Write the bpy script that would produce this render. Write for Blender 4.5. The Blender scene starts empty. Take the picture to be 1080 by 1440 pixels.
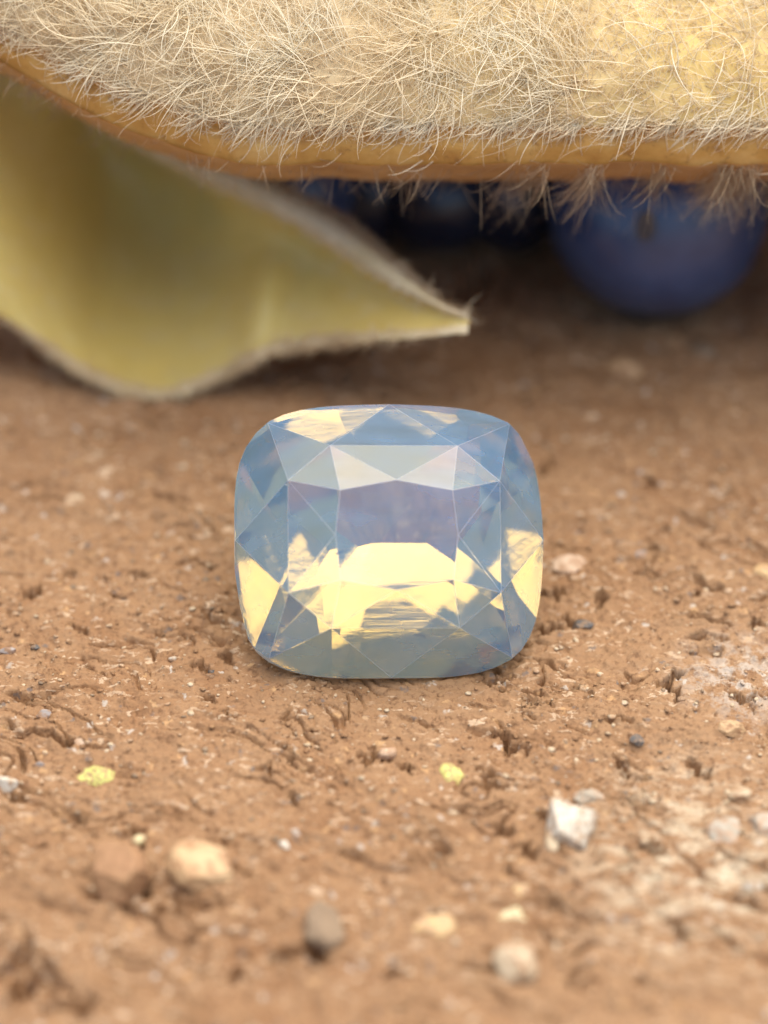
import bpy, math, random
import numpy as np
from mathutils import Vector

# ---------------------------------------------------------------- camera, sky, sun, exposure
SC = bpy.context.scene
COL = SC.collection
SC.unit_settings.system = 'METRIC'
SC.unit_settings.scale_length = 0.01            # one unit is one centimetre
ELEV = math.radians(42)                          # how steeply the camera looks down
S = .00209                                       # centimetres per photograph pixel at the stone
D = 9.0                                          # camera to stone
C_DIR = np.array([0, -math.cos(ELEV), math.sin(ELEV)])
R_DIR = np.array([1., 0, 0])
U_DIR = np.array([0, math.sin(ELEV), math.cos(ELEV)])
F_DIR = -C_DIR
GEM_Z = .304                                     # height of the stone's girdle centre
G0 = np.array([0., 0., GEM_Z])
P0 = G0 - 8 * S * R_DIR + 40.5 * S * U_DIR       # the point in the middle of the picture

cam_data = bpy.data.cameras.new('camera')
cam = bpy.data.objects.new('camera', cam_data)
COL.objects.link(cam)
SC.camera = cam
cam.location = P0 + D * C_DIR
cam.rotation_euler = (math.pi / 2 - ELEV, 0, 0)
cam_data.sensor_fit = 'VERTICAL'
cam_data.sensor_height = 36
cam_data.sensor_width = 27
cam_data.lens = 36 * D / (1440 * S)
cam_data.clip_start = .05
cam_data.clip_end = 500
cam_data.dof.use_dof = True
cam_data.dof.focus_distance = D - .03
APERTURE = .20
cam_data.dof.aperture_fstop = cam_data.lens * 1e-3 / (2 * APERTURE)

SUN_AZ, SUN_EL, SUN_ANGLE = .865, 1.404, 1.425     # a high sun spread wide by thin bright cloud
world = bpy.data.worlds.new('World')
SC.world = world
world.use_nodes = True
wn = world.node_tree
sky = wn.nodes.new('ShaderNodeTexSky')
sky.sky_type = 'NISHITA'
sky.sun_disc = False
sky.sun_elevation = SUN_EL
sky.sun_rotation = SUN_AZ
sky.dust_density = 2.5
wn.nodes['Background'].inputs['Strength'].default_value = .065
wn.links.new(sky.outputs['Color'], wn.nodes['Background'].inputs['Color'])
sun_data = bpy.data.lights.new('sun', 'SUN')
sun = bpy.data.objects.new('sun', sun_data)
COL.objects.link(sun)
sun_data.energy = 1.5
sun_data.angle = SUN_ANGLE
sun_data.color = (1, .945, .83)
sdir = Vector((math.cos(SUN_EL) * math.sin(SUN_AZ), math.cos(SUN_EL) * math.cos(SUN_AZ), math.sin(SUN_EL)))
sun.rotation_euler = sdir.to_track_quat('Z', 'Y').to_euler()
SC.view_settings.view_transform = 'Standard'
SC.view_settings.look = 'None'
SC.view_settings.gamma = 1
SC.view_settings.exposure = 1.73
SC.cycles.max_bounces = 20
SC.cycles.transmission_bounces = 18
SC.cycles.glossy_bounces = 18
SC.cycles.diffuse_bounces = 4
SC.cycles.transparent_max_bounces = 16
SC.cycles.sample_clamp_indirect = 8
SC.cycles.use_denoising = True

# ---------------------------------------------------------------- helpers
rng = np.random.default_rng(7)
random.seed(7)


def at(px, py, w):
    """World point seen at a photograph pixel, w behind the stone's plane."""
    k = (D + w) / D
    return P0 + F_DIR * w + ((px - 540) * S * R_DIR + (720 - py) * S * U_DIR) * k


def on_ground(px, py):
    o = P0 + D * C_DIR
    d = at(px, py, 0) - o
    return o + d * (-o[2] / d[2])


def mesh_obj(name, verts, faces, mat, parent=None, smooth=False):
    me = bpy.data.meshes.new(name)
    verts = np.asarray(verts, dtype=np.float64).reshape(-1, 3)
    if isinstance(faces, np.ndarray):
        n, k = faces.shape
        me.vertices.add(len(verts))
        me.vertices.foreach_set('co', verts.astype(np.float32).ravel())
        me.loops.add(n * k)
        me.loops.foreach_set('vertex_index', faces.astype(np.int32).ravel())
        me.polygons.add(n)
        me.polygons.foreach_set('loop_start', np.arange(0, n * k, k, dtype=np.int32))
        me.update(calc_edges=True)
    else:
        me.from_pydata(verts.tolist(), [], faces)
        me.update()
    if smooth:
        me.polygons.foreach_set('use_smooth', np.ones(len(me.polygons), dtype=bool))
    me.materials.append(mat)
    o = bpy.data.objects.new(name, me)
    COL.objects.link(o)
    if parent is not None:
        o.parent = parent
    return o


def thing(name, loc, label, cat, group=None):
    o = bpy.data.objects.new(name, None)
    o.empty_display_size = .1
    o.location = loc
    COL.objects.link(o)
    o['label'] = label
    o['category'] = cat
    if group:
        o['group'] = group
    return o


def tag(o, label, cat, group=None):
    o['label'] = label
    o['category'] = cat
    if group:
        o['group'] = group
    return o


def grid_faces(nu, nv, closed_v=False):
    i, j = np.meshgrid(np.arange(nu - 1), np.arange(nv if closed_v else nv - 1), indexing='ij')
    i, j = i.ravel(), j.ravel()
    j2 = (j + 1) % nv
    return np.stack([i * nv + j, (i + 1) * nv + j, (i + 1) * nv + j2, i * nv + j2], 1)


def hash2(ix, iy, seed):
    h = (ix.astype(np.int64) * 374761393 + iy.astype(np.int64) * 668265263 + seed * 974634777) & 0xffffffff
    h = ((h ^ (h >> 13)) * 1274126177) & 0xffffffff
    return ((h ^ (h >> 16)) & 0xffff) / 65535.


def noise(x, y, seed=0):
    """Gradient noise, about -1 to 1."""
    ix, iy = np.floor(x), np.floor(y)
    fx, fy = x - ix, y - iy
    u, v = fx ** 3 * (fx * (6 * fx - 15) + 10), fy ** 3 * (fy * (6 * fy - 15) + 10)
    r = 0
    for a in (0, 1):
        for b in (0, 1):
            g = hash2(ix + a, iy + b, seed) * 2 * np.pi
            d = np.cos(g) * (fx - a) + np.sin(g) * (fy - b)
            r = r + d * (u if a else 1 - u) * (v if b else 1 - v)
    return r * 1.5


def fbm(x, y, octaves, seed=0, gain=.5):
    s, amp = 0, 1
    for k in range(octaves):
        s = s + amp * noise(x * 2 ** k, y * 2 ** k, seed + 17 * k)
        amp *= gain
    return s


def smooth(a, b, x):
    t = np.clip((x - a) / (b - a), 0, 1)
    return t * t * (3 - 2 * t)


# ---------------------------------------------------------------- materials
def new_mat(name):
    m = bpy.data.materials.new(name)
    m.use_nodes = True
    nt = m.node_tree
    nt.nodes.clear()
    return m, nt, nt.nodes.new('ShaderNodeOutputMaterial')


def node(nt, kind, **kw):
    n = nt.nodes.new(kind)
    for k, v in kw.items():
        if k in n.inputs:
            n.inputs[k].default_value = v
        else:
            setattr(n, k, v)
    return n


def noise_node(nt, scale, detail=4, vec=None, rough=.55, dist=0.):
    n = node(nt, 'ShaderNodeTexNoise', Scale=scale, Detail=detail, Roughness=rough, Distortion=dist)
    if vec is not None:
        nt.links.new(vec, n.inputs['Vector'])
    return n.outputs['Fac']


def ramp(nt, fac, stops):
    n = nt.nodes.new('ShaderNodeValToRGB')
    e = n.color_ramp.elements
    while len(e) < len(stops):
        e.new(.5)
    for k, (p, c) in enumerate(stops):
        e[k].position = p
        e[k].color = (c, c, c, 1) if isinstance(c, (int, float)) else (*c, 1)
    nt.links.new(fac, n.inputs['Fac'])
    return n.outputs['Color']


def mix_col(nt, fac, a, b, blend='MIX'):
    n = node(nt, 'ShaderNodeMix', data_type='RGBA', blend_type=blend)
    for sock, v in ((n.inputs[0], fac), (n.inputs[6], a), (n.inputs[7], b)):
        if isinstance(v, bpy.types.NodeSocket):
            nt.links.new(v, sock)
        elif isinstance(v, (int, float)):
            sock.default_value = v
        else:
            sock.default_value = (*v, 1)
    return n.outputs[2]


def maths(nt, op, a, b=0.):
    n = node(nt, 'ShaderNodeMath', operation=op)
    for k, v in enumerate((a, b)):
        if isinstance(v, bpy.types.NodeSocket):
            nt.links.new(v, n.inputs[k])
        else:
            n.inputs[k].default_value = v
    return n.outputs[0]


def mix_sh(nt, fac, a, b):
    n = nt.nodes.new('ShaderNodeMixShader')
    if isinstance(fac, bpy.types.NodeSocket):
        nt.links.new(fac, n.inputs[0])
    else:
        n.inputs[0].default_value = fac
    nt.links.new(a, n.inputs[1])
    nt.links.new(b, n.inputs[2])
    return n.outputs[0]


def coords(nt):
    return node(nt, 'ShaderNodeNewGeometry').outputs['Position']


def sphere_mask(nt, pos, centre, radius, soft, stretch=(1, 1, 1)):
    """1 inside a soft-edged blob on the ground, 0 outside."""
    sub = node(nt, 'ShaderNodeVectorMath', operation='SUBTRACT')
    nt.links.new(pos, sub.inputs[0])
    sub.inputs[1].default_value = centre
    mul = node(nt, 'ShaderNodeVectorMath', operation='MULTIPLY')
    nt.links.new(sub.outputs[0], mul.inputs[0])
    mul.inputs[1].default_value = stretch
    ln = node(nt, 'ShaderNodeVectorMath', operation='LENGTH')
    nt.links.new(mul.outputs[0], ln.inputs[0])
    mr = node(nt, 'ShaderNodeMapRange')
    nt.links.new(ln.outputs['Value'], mr.inputs['Value'])
    mr.inputs['From Min'].default_value = radius
    mr.inputs['From Max'].default_value = radius + soft
    mr.inputs['To Min'].default_value = 1
    mr.inputs['To Max'].default_value = 0
    return mr.outputs[0]


def ground_material():
    m, nt, out = new_mat('baked_earth')
    pos = coords(nt)
    big = noise_node(nt, 1.6, 5, pos)
    mid = noise_node(nt, 9, 6, pos, .6)
    fine = noise_node(nt, 46, 5, pos, .65)
    col = ramp(nt, big, [(.3, (.285, .142, .062)), (.5, (.34, .186, .090)), (.7, (.385, .226, .116))])
    col = mix_col(nt, ramp(nt, mid, [(.35, 0), (.65, .75)]), col, (.40, .235, .120))
    col = mix_col(nt, ramp(nt, fine, [(.32, .85), (.48, 0)]), col, (.16, .075, .034))
    # pale mineral grains, slivers and dusty patches
    mpg = node(nt, 'ShaderNodeMapping')
    mpg.inputs['Rotation'].default_value = (0, 0, .42)
    mpg.inputs['Scale'].default_value = (.42, 1, 1)
    nt.links.new(pos, mpg.inputs['Vector'])
    flake = noise_node(nt, 52, 4, mpg.outputs[0], .55, .5)
    clump = noise_node(nt, 5, 4, pos)
    f1 = maths(nt, 'MULTIPLY', ramp(nt, flake, [(.585, 0), (.64, 1)]), ramp(nt, clump, [(.40, .12), (.62, .9)]))
    col = mix_col(nt, f1, col, (.68, .50, .33))
    # tiny grey and rusty grains
    wob = node(nt, 'ShaderNodeTexNoise', Scale=45., Detail=3.)
    nt.links.new(pos, wob.inputs['Vector'])
    wv = node(nt, 'ShaderNodeVectorMath', operation='SCALE')
    nt.links.new(wob.outputs['Color'], wv.inputs[0])
    wv.inputs['Scale'].default_value = .05
    wa = node(nt, 'ShaderNodeVectorMath', operation='ADD')
    nt.links.new(pos, wa.inputs[0])
    nt.links.new(wv.outputs[0], wa.inputs[1])
    vor = node(nt, 'ShaderNodeTexVoronoi', Scale=30.)
    nt.links.new(wa.outputs[0], vor.inputs['Vector'])
    sep = node(nt, 'ShaderNodeSeparateColor')
    nt.links.new(vor.outputs['Color'], sep.inputs[0])
    near = ramp(nt, vor.outputs['Distance'], [(.2, 1), (.42, 0)])
    g = maths(nt, 'MULTIPLY', near, ramp(nt, sep.outputs[0], [(.93, 0), (.94, .7)]))
    col = mix_col(nt, g, col, (.17, .145, .13))
    g = maths(nt, 'MULTIPLY', near, ramp(nt, sep.outputs[1], [(.92, 0), (.93, .75)]))
    col = mix_col(nt, g, col, (.60, .36, .17))
    g = maths(nt, 'MULTIPLY', near, ramp(nt, sep.outputs[2], [(.955, 0), (.96, .7)]))
    col = mix_col(nt, g, col, (.62, .55, .46))
    # cream crust at the front right
    c = on_ground(985, 1215)
    blob = sphere_mask(nt, pos, tuple(c), .06, .34, (.85, .8, 1))
    crust = maths(nt, 'MULTIPLY', blob, ramp(nt, noise_node(nt, 24, 6, mpg.outputs[0], .75), [(.47, 0), (.60, .85)]))
    col = mix_col(nt, crust, col, (.72, .60, .42))
    c = on_ground(1040, 955)
    blob = sphere_mask(nt, pos, tuple(c), .02, .22)
    crust = maths(nt, 'MULTIPLY', blob, ramp(nt, noise_node(nt, 20, 6, pos, .7), [(.45, 0), (.56, .8)]))
    col = mix_col(nt, crust, col, (.60, .52, .43))
    b = node(nt, 'ShaderNodeBsdfPrincipled', Roughness=.72)
    b.inputs['Specular IOR Level'].default_value = .25
    nt.links.new(col, b.inputs['Base Color'])
    bump = node(nt, 'ShaderNodeBump', Strength=.85, Distance=.008)
    h = maths(nt, 'ADD', noise_node(nt, 95, 6, pos, .75), maths(nt, 'MULTIPLY', flake, .9))
    nt.links.new(h, bump.inputs['Height'])
    nt.links.new(bump.outputs[0], b.inputs['Normal'])
    nt.links.new(b.outputs[0], out.inputs[0])
    return m


def rock_material(name, c1, c2, scale=14, rough=.7, fleck=None):
    m, nt, out = new_mat(name)
    pos = coords(nt)
    col = ramp(nt, noise_node(nt, scale, 6, pos, .65), [(.34, c1), (.62, c2)])
    if fleck:
        col = mix_col(nt, ramp(nt, noise_node(nt, scale * 3, 4, pos), [(.46, 0), (.60, .88)]), col, fleck)
    b = node(nt, 'ShaderNodeBsdfPrincipled', Roughness=rough)
    nt.links.new(col, b.inputs['Base Color'])
    bump = node(nt, 'ShaderNodeBump', Strength=.5, Distance=.008)
    nt.links.new(noise_node(nt, scale * 3.5, 6, pos, .7), bump.inputs['Height'])
    nt.links.new(bump.outputs[0], b.inputs['Normal'])
    nt.links.new(b.outputs[0], out.inputs[0])
    return m


def leaf_like(name, colfun, transl, trcol, rough=.5, spec=.3, bump_scale=0, bump=.2):
    """A thin dry plant wall: diffuse and gloss with some light coming through."""
    m, nt, out = new_mat(name)
    pos = coords(nt)
    col = colfun(nt, pos)
    b = node(nt, 'ShaderNodeBsdfPrincipled', Roughness=rough)
    b.inputs['Specular IOR Level'].default_value = spec
    nt.links.new(col, b.inputs['Base Color'])
    t = node(nt, 'ShaderNodeBsdfTranslucent', Color=(*trcol, 1))
    if bump_scale:
        bn = node(nt, 'ShaderNodeBump', Strength=bump, Distance=.01)
        nt.links.new(noise_node(nt, bump_scale, 5, pos), bn.inputs['Height'])
        nt.links.new(bn.outputs[0], b.inputs['Normal'])
    nt.links.new(mix_sh(nt, transl, b.outputs[0], t.outputs[0]), out.inputs[0])
    return m


def hair_material(name, c1, c2, transl=.35):
    m, nt, out = new_mat(name)
    pos = coords(nt)
    info = noise_node(nt, 3.5, 3, pos)
    col = ramp(nt, info, [(.35, c1), (.65, c2)])
    b = node(nt, 'ShaderNodeBsdfPrincipled', Roughness=.4)
    b.inputs['Specular IOR Level'].default_value = .25
    nt.links.new(col, b.inputs['Base Color'])
    t = node(nt, 'ShaderNodeBsdfTranslucent')
    nt.links.new(col, t.inputs[0])
    nt.links.new(mix_sh(nt, transl, b.outputs[0], t.outputs[0]), out.inputs[0])
    return m


M_GROUND = ground_material()

# ---------------------------------------------------------------- ground
# hollows and cracks read off the photograph: pixel, length, width, slope, depth
PITS = [(95, 1042, 110, 12, 8, .045), (40, 1033, 60, 8, -3, .03), (322, 1012, 30, 11, 20, .035),
        (300, 985, 34, 8, 35, .025), (505, 1062, 34, 14, 40, .04), (525, 1055, 40, 12, 25, .03),
        (565, 1072, 22, 9, 25, .035), (372, 1090, 44, 15, 8, .03), (745, 971, 40, 13, 12, .045),
        (585, 1012, 60, 6, 12, .02), (605, 1020, 40, 6, 20, .02), (690, 1088, 22, 9, 25, .04), (670, 1080, 16, 8, 20, .035),
        (720, 1043, 70, 18, 22, .045), (705, 1032, 44, 10, 15, .035), (880, 1078, 60, 13, 40, .05),
        (905, 1090, 28, 10, -10, .04), (940, 970, 46, 13, 28, .05), (952, 954, 26, 9, -3, .045),
        (868, 1012, 44, 10, 6, .03), (741, 1005, 26, 8, 25, .03), (560, 1070, 30, 9, 15, .02), (690, 1100, 50, 10, 20, .035),
        (760, 1145, 20, 18, 50, .04), (735, 1190, 50, 26, 35, .05), (700, 1160, 40, 12, 15, .04),
        (175, 1165, 40, 10, -5, .035), (190, 1180, 40, 14, 45, .035), (200, 1250, 30, 22, 20, .05),
        (165, 1274, 110, 26, 12, .035), (240, 1280, 46, 22, 25, .05), (275, 1268, 90, 22, 24, .03),
        (400, 1345, 30, 30, 40, .05), (440, 1340, 56, 46, 40, .06), (557, 1373, 34, 16, 5, .04),
        (680, 1370, 80, 12, 8, .03), (50, 1395, 150, 60, 20, .05), (20, 1380, 60, 30, 10, .05), (110, 1425, 40, 30, 30, .05),
        (960, 1300, 46, 18, 25, .04), (790, 1278, 40, 12, 0, .035), (720, 1225, 40, 10, 30, .04),
        (806, 872, 34, 18, 10, .06), (845, 845, 20, 16, 20, .04), (770, 880, 50, 12, 10, .05), (776, 838, 50, 12, 5, .045),
        (898, 808, 22, 14, 10, .04), (1000, 875, 70, 10, 12, .04), (1070, 880, 30, 16, 10, .05), (980, 900, 30, 10, 5, .03),
        (200, 815, 30, 14, 10, .045), (168, 846, 34, 10, 25, .03), (45, 830, 30, 20, 10, .04), (110, 886, 40, 9, 20, .03),
        (100, 808, 22, 12, 5, .03), (320, 930, 30, 16, 30, .04), (285, 940, 36, 10, 25, .035), (770, 655, 30, 20, 10, .04),
        (235, 700, 60, 16, 10, .03), (290, 800, 40, 12, 15, .03), (1000, 900, 60, 8, 10, .03), (1045, 990, 46, 14, 20, .04),
        (985, 1075, 50, 14, 35, .04), (925, 1195, 30, 16, 20, .03),
        (620, 1195, 30, 8, 12, .025), (510, 1203, 30, 9, 8, .025), (575, 1217, 30, 8, 8, .025), (488, 1198, 20, 6, 5, .02),
        (60, 1190, 30, 12, 20, .03), (15, 1118, 30, 14, 20, .04), (700, 965, 24, 10, 40, .04), (690, 948, 60, 10, -12, .04)]


def ground_height(x, y):
    ca, sa = math.cos(-.42), math.sin(-.42)
    p, q = ca * x + sa * y, -sa * x + ca * y            # p runs along the grain of the cracks
    wx = .12 * fbm(x * 2.2, y * 2.2, 3, 31)
    wy = .12 * fbm(x * 2.2, y * 2.2, 3, 47)
    h = .03 * fbm(x * .9, y * .9, 3, 3)
    h = h + .006 * fbm(p * 2.4, q * 4, 4, 5)
    h = h + .022 * smooth(-.55, -1.1, y) * fbm((p + wx) * 4, (q + wy) * 8, 4, 8)      # rougher, unswept earth to the front
    # flaky plates: steps with raised lips
    n1 = fbm((p + wx) * 4.5, (q + wy) * 9, 4, 11)
    st = n1 * 4
    h = h + .0040 * (np.floor(st) + smooth(.25, .6, st - np.floor(st)))
    # cracks
    rid = np.abs(fbm((p + 1.2 * wx) * 1.9, (q + 1.2 * wy) * 9, 3, 71))
    msk = smooth(.12, .5, fbm(x * 2.6, y * 2.6, 2, 91))
    h = h - .055 * msk * smooth(.07, .0, rid)
    rid = np.abs(fbm((p - wx) * 3.4 + 9, (q + wy) * 17, 3, 77))
    h = h - .034 * smooth(.15, .6, fbm(x * 3.1, y * 3.1, 2, 95)) * smooth(.06, .0, rid)
    # scattered small pits
    pn = fbm((p + wx) * 5, (q + wy) * 26, 3, 131)
    h = h - .025 * smooth(.72, .95, pn)
    # granules
    h = h + .0062 * fbm(x * 22, y * 28, 3, 151, .65) + .0062 * np.abs(fbm(x * 48, y * 58, 2, 171, .65))
    for (px, py, ln, wd, ang, dep) in PITS:
        g = on_ground(px, py)
        k = math.radians(-ang)
        t = np.array([math.cos(k), math.sin(k) / math.sin(ELEV)])
        t /= np.linalg.norm(t)
        sx = ln * S * .5 * 1.05
        sy = wd * S * .5 / math.sin(ELEV) * .68
        m = (np.abs(x - g[0]) < 3 * sx + .1) & (np.abs(y - g[1]) < 3 * sx + 3 * sy + .1)
        if not m.any():
            continue
        dx, dy = x[m] - g[0] + .5 * wx[m] * .35, y[m] - g[1] + .5 * wy[m] * .35
        a = (dx * t[0] + dy * t[1]) / sx
        b = (-dx * t[1] + dy * t[0]) / sy
        b = b * (1 + .6 * noise(a * 2.7, a * 0 + px + .5, 205)) + 1.0 * noise(a * 2.1, a * 0 + px + .3, 201) + .7 * noise(a * 5.3, a * 0 + px + .7, 203) + .45 * noise(x[m] * 22, y[m] * 22, 211)
        h[m] = h[m] - 1.35 * dep * smooth(1.1, .5, np.sqrt(a * a + b * b))
    # the trodden-flat seat under the stone and under the bead
    d = np.sqrt((x / .34) ** 2 + ((y - .12) / .42) ** 2)
    flat = smooth(1.25, .8, d)
    h = h * (1 - .8 * flat)
    # earth heaped against the underside of the stone
    h = h + .034 * np.exp(-((x - .02) / .2) ** 2 - ((y - .1) / .13) ** 2)
    return h


def axis(lo, hi, step, far, grow=1.10):
    mid = list(np.arange(lo, hi + step * .5, step))
    left, s, v = [], step, lo
    while v > -far:
        s *= grow
        v -= s
        left.append(v)
    right, s, v = [], step, hi
    while v < far:
        s *= grow
        v += s
        right.append(v)
    return np.array(left[::-1] + mid + right)


gx = axis(-1.4, 1.4, .0044, 40)
gy = axis(-1.5, 1.1, .0046, 40)
XX, YY = np.meshgrid(gx, gy, indexing='ij')
fade = smooth(6, 2.5, np.sqrt(XX ** 2 + YY ** 2))
ZZ = ground_height(XX.ravel(), YY.ravel()).reshape(XX.shape) * (.25 + .75 * fade)
ground = mesh_obj('ground', np.stack([XX, YY, ZZ], -1).reshape(-1, 3), grid_faces(len(gx), len(gy)), M_GROUND, smooth=True)
ground['kind'] = 'structure'


def zg(x, y):
    return float(ground_height(np.array([x]), np.array([y]))[0])


# ---------------------------------------------------------------- the cushion-cut stone
NEXP, GA, GB = 3.6, .4556, .403
AX = C_DIR + .106 * R_DIR + .1 * U_DIR
AX = AX / np.linalg.norm(AX)
GX = R_DIR - (R_DIR @ AX) * AX
GX /= np.linalg.norm(GX)
GY = np.cross(AX, GX)
ro = math.radians(-.5)
GX, GY = math.cos(ro) * GX - math.sin(ro) * GY, math.sin(ro) * GX + math.cos(ro) * GY
GEM = np.array([GX, GY, AX])


def girdle_pt(f):
    cx, sy = math.cos(f), math.sin(f)
    k = (abs(cx / GA) ** NEXP + abs(sy / GB) ** NEXP) ** (-1 / NEXP)
    return np.array([k * cx, k * sy])


GPTS = np.array([girdle_pt(f) for f in np.linspace(0, 2 * np.pi, 721)])


def plane3(p, q, s):
    n = np.cross(q - p, s - p)
    n /= np.linalg.norm(n)
    if n @ p < 0:
        n = -n
    return np.r_[n, n @ p]


def gem_planes():
    zt, zr, ze = .195, .137, .012
    T = [np.array([x * S, y * S, zt]) for x, y in
         [(78, 62), (0, 76), (-78, 62), (-85, 0), (-78, -62), (0, -76), (78, -62), (85, 0)]]
    R = [np.array([x * S, y * S, zr]) for x, y in
         [(89, 127), (-89, 127), (-148, 78), (-148, -78), (-89, -127), (89, -127), (148, -78), (148, 78)]]
    G = [np.r_[girdle_pt(math.radians(p)), ze] for p in [90, 136, 180, 224, 270, 316, 360, 404]]
    P = [('table_facet', np.array([0, 0, 1, zt]))]
    for i in range(8):
        P.append(('star_facet', plane3(T[i], T[(i + 1) % 8], R[i])))
        P.append(('bezel_facet', plane3(R[i], R[(i + 1) % 8], T[(i + 1) % 8])))
        P.append(('main_facet', plane3(R[i], R[(i + 1) % 8], G[i])))
        P.append(('upper_girdle_facet', plane3(R[i], G[(i - 1) % 8], G[i])))
    # lower facets of an irregular native cut: direction, steepness, offset
    L = [[193.396, 65.0, 0.998], [277.989, 35.805, 0.998], [3.514, 38.969, 1.073], [77.066, 64.708, 1.071],
         [88.771, 35.456, 1.072], [35.886, 44.772, 1.054], [110.348, 41.67, 0.998], [264.428, 35.015, 1.117],
         [185.713, 35.485, 1.103], [87.153, 47.85, 0.998], [312.519, 34.194, 1.097], [49.784, 36.815, 1.01],
         [36.155, 39.034, 1.443], [150.948, 65.0, 1.381], [97.409, 51.322, 1.001], [201.731, 61.731, 1.162],
         [182.337, 54.221, 0.998], [79.642, 32.874, 1.108], [-59.15, 58.782, 1.23], [67.567, 41.476, 0.999],
         [177.888, 35.7, 1.129], [217.407, 52.143, 1.279], [13.146, 38.096, 1.096], [109.913, 34.28, 1.027],
         [88.546, 47.417, 1.005], [-66.061, 37.658, 1.323], [-3.676, 42.804, 1.608], [7.689, 35.273, 1.139]]
    for f, q, k in L:
        f, q = math.radians(f), math.radians(q)
        n = np.array([math.sin(q) * math.cos(f), math.sin(q) * math.sin(f), -math.cos(q)])
        P.append(('pavilion_facet', np.r_[n, (GPTS @ n[:2]).max() * k - .019 * n[2]]))
    for i in range(64):
        f = 2 * np.pi * (i + .5) / 64
        g = girdle_pt(f)
        n = np.array([np.sign(math.cos(f)) * abs(g[0] / GA) ** (NEXP - 1) / GA,
                      np.sign(math.sin(f)) * abs(g[1] / GB) ** (NEXP - 1) / GB, 0])
        n /= np.linalg.norm(n)
        P.append(('girdle', np.r_[n, n[:2] @ g]))
    return P


def facet_polygon(i, planes):
    n, d = planes[i][:3], planes[i][3]
    t = np.cross(n, [0, 0, 1.] if abs(n[2]) < .9 else [1., 0, 0])
    t /= np.linalg.norm(t)
    b = np.cross(n, t)
    poly = [n * d + 3 * (sx * t + sy * b) for sx, sy in ((1, 1), (-1, 1), (-1, -1), (1, -1))]
    for j, pl in enumerate(planes):
        if j == i or not poly:
            continue
        res = []
        for k in range(len(poly)):
            p, q = poly[k], poly[(k + 1) % len(poly)]
            dp, dq = p @ pl[:3] - pl[3], q @ pl[:3] - pl[3]
            if dp <= 0:
                res.append(p)
            if (dp < 0) != (dq < 0) and abs(dp - dq) > 1e-15:
                res.append(p + (q - p) * dp / (dp - dq))
        poly = res
    clean = []
    for p in poly:
        if not clean or np.linalg.norm(p - clean[-1]) > 2e-6:
            clean.append(p)
    if len(clean) > 1 and np.linalg.norm(clean[0] - clean[-1]) <= 2e-6:
        clean.pop()
    if len(clean) < 3:
        return None
    nn = sum(np.cross(clean[k] - clean[0], clean[k + 1] - clean[0]) for k in range(1, len(clean) - 1))
    if nn @ n < 0:
        clean = clean[::-1]
    return clean if np.linalg.norm(nn) > 2e-8 else None


def gem_material(name, haze, haze_col, tint, rough=0., lines=0.):
    """Clear high-index crystal with a milky blue opalescence."""
    m, nt, out = new_mat(name)
    pos = coords(nt)
    gl = node(nt, 'ShaderNodeBsdfGlass', Color=(*tint, 1), Roughness=rough, IOR=1.762)
    d = node(nt, 'ShaderNodeBsdfDiffuse', Color=(*haze_col, 1))
    t = node(nt, 'ShaderNodeBsdfTranslucent', Color=(*haze_col, 1))
    milk = mix_sh(nt, .2, d.outputs[0], t.outputs[0])
    if lines:                                        # growth and polish lines
        ml = node(nt, 'ShaderNodeMapping')
        ml.inputs['Rotation'].default_value = (.2, .4, .7)
        ml.inputs['Scale'].default_value = (4, 46, 30)
        nt.links.new(pos, ml.inputs['Vector'])
        bl = node(nt, 'ShaderNodeBump', Strength=lines, Distance=.004)
        nt.links.new(noise_node(nt, 1., 4, ml.outputs[0]), bl.inputs['Height'])
        nt.links.new(bl.outputs[0], gl.inputs['Normal'])
    # silk: soft clouds and faint parallel streaks in the crystal
    mp = node(nt, 'ShaderNodeMapping')
    mp.inputs['Rotation'].default_value = (.3, .5, .75)
    mp.inputs['Scale'].default_value = (2.2, 16, 9)
    nt.links.new(pos, mp.inputs['Vector'])
    a = noise_node(nt, 1., 3, mp.outputs[0])
    b = noise_node(nt, 5, 3, pos)
    f = maths(nt, 'MULTIPLY', ramp(nt, maths(nt, 'ADD', maths(nt, 'MULTIPLY', a, .5), maths(nt, 'MULTIPLY', b, .5)),
                                   [(.35, .6), (.65, 1.)]), haze)
    nt.links.new(mix_sh(nt, f, gl.outputs[0], milk), out.inputs[0])
    return m


M_CROWN = gem_material('opalescent_crystal', .35, (.23, .46, .80), (.89, .73, .38))
M_PAV = gem_material('opalescent_crystal_below', .08, (.28, .45, .95), (.97, .95, .88), 0., .07)
M_STAR_GLEAM = gem_material('painted_gleam_crystal', .46, (.43, .53, .76), (.90, .74, .37))  # paler haze stands for the sky's reflection on these facets
M_STAR_SIDE_GLEAM = gem_material('half_painted_gleam_crystal', .40, (.38, .48, .72), (.90, .74, .37))
M_EDGE_GLINT = gem_material('painted_edge_glint', .44, (.62, .70, .86), (.95, .88, .70), .2)  # edge highlights put into a pale strip colour
M_GIRDLE = gem_material('frosted_crystal', .6, (.72, .80, .95), (.95, .95, .92), .25)
M_INCL, nt, out = new_mat('included_crystal')
b_ = node(nt, 'ShaderNodeBsdfPrincipled', Roughness=.2)
b_.inputs['Base Color'].default_value = (.62, .63, .66, 1)
nt.links.new(b_.outputs[0], out.inputs[0])
M_INCL2, nt, out = new_mat('dark_inclusion')
b_ = node(nt, 'ShaderNodeBsdfPrincipled', Roughness=.3)
b_.inputs['Base Color'].default_value = (.13, .12, .10, 1)
nt.links.new(b_.outputs[0], out.inputs[0])

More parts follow.
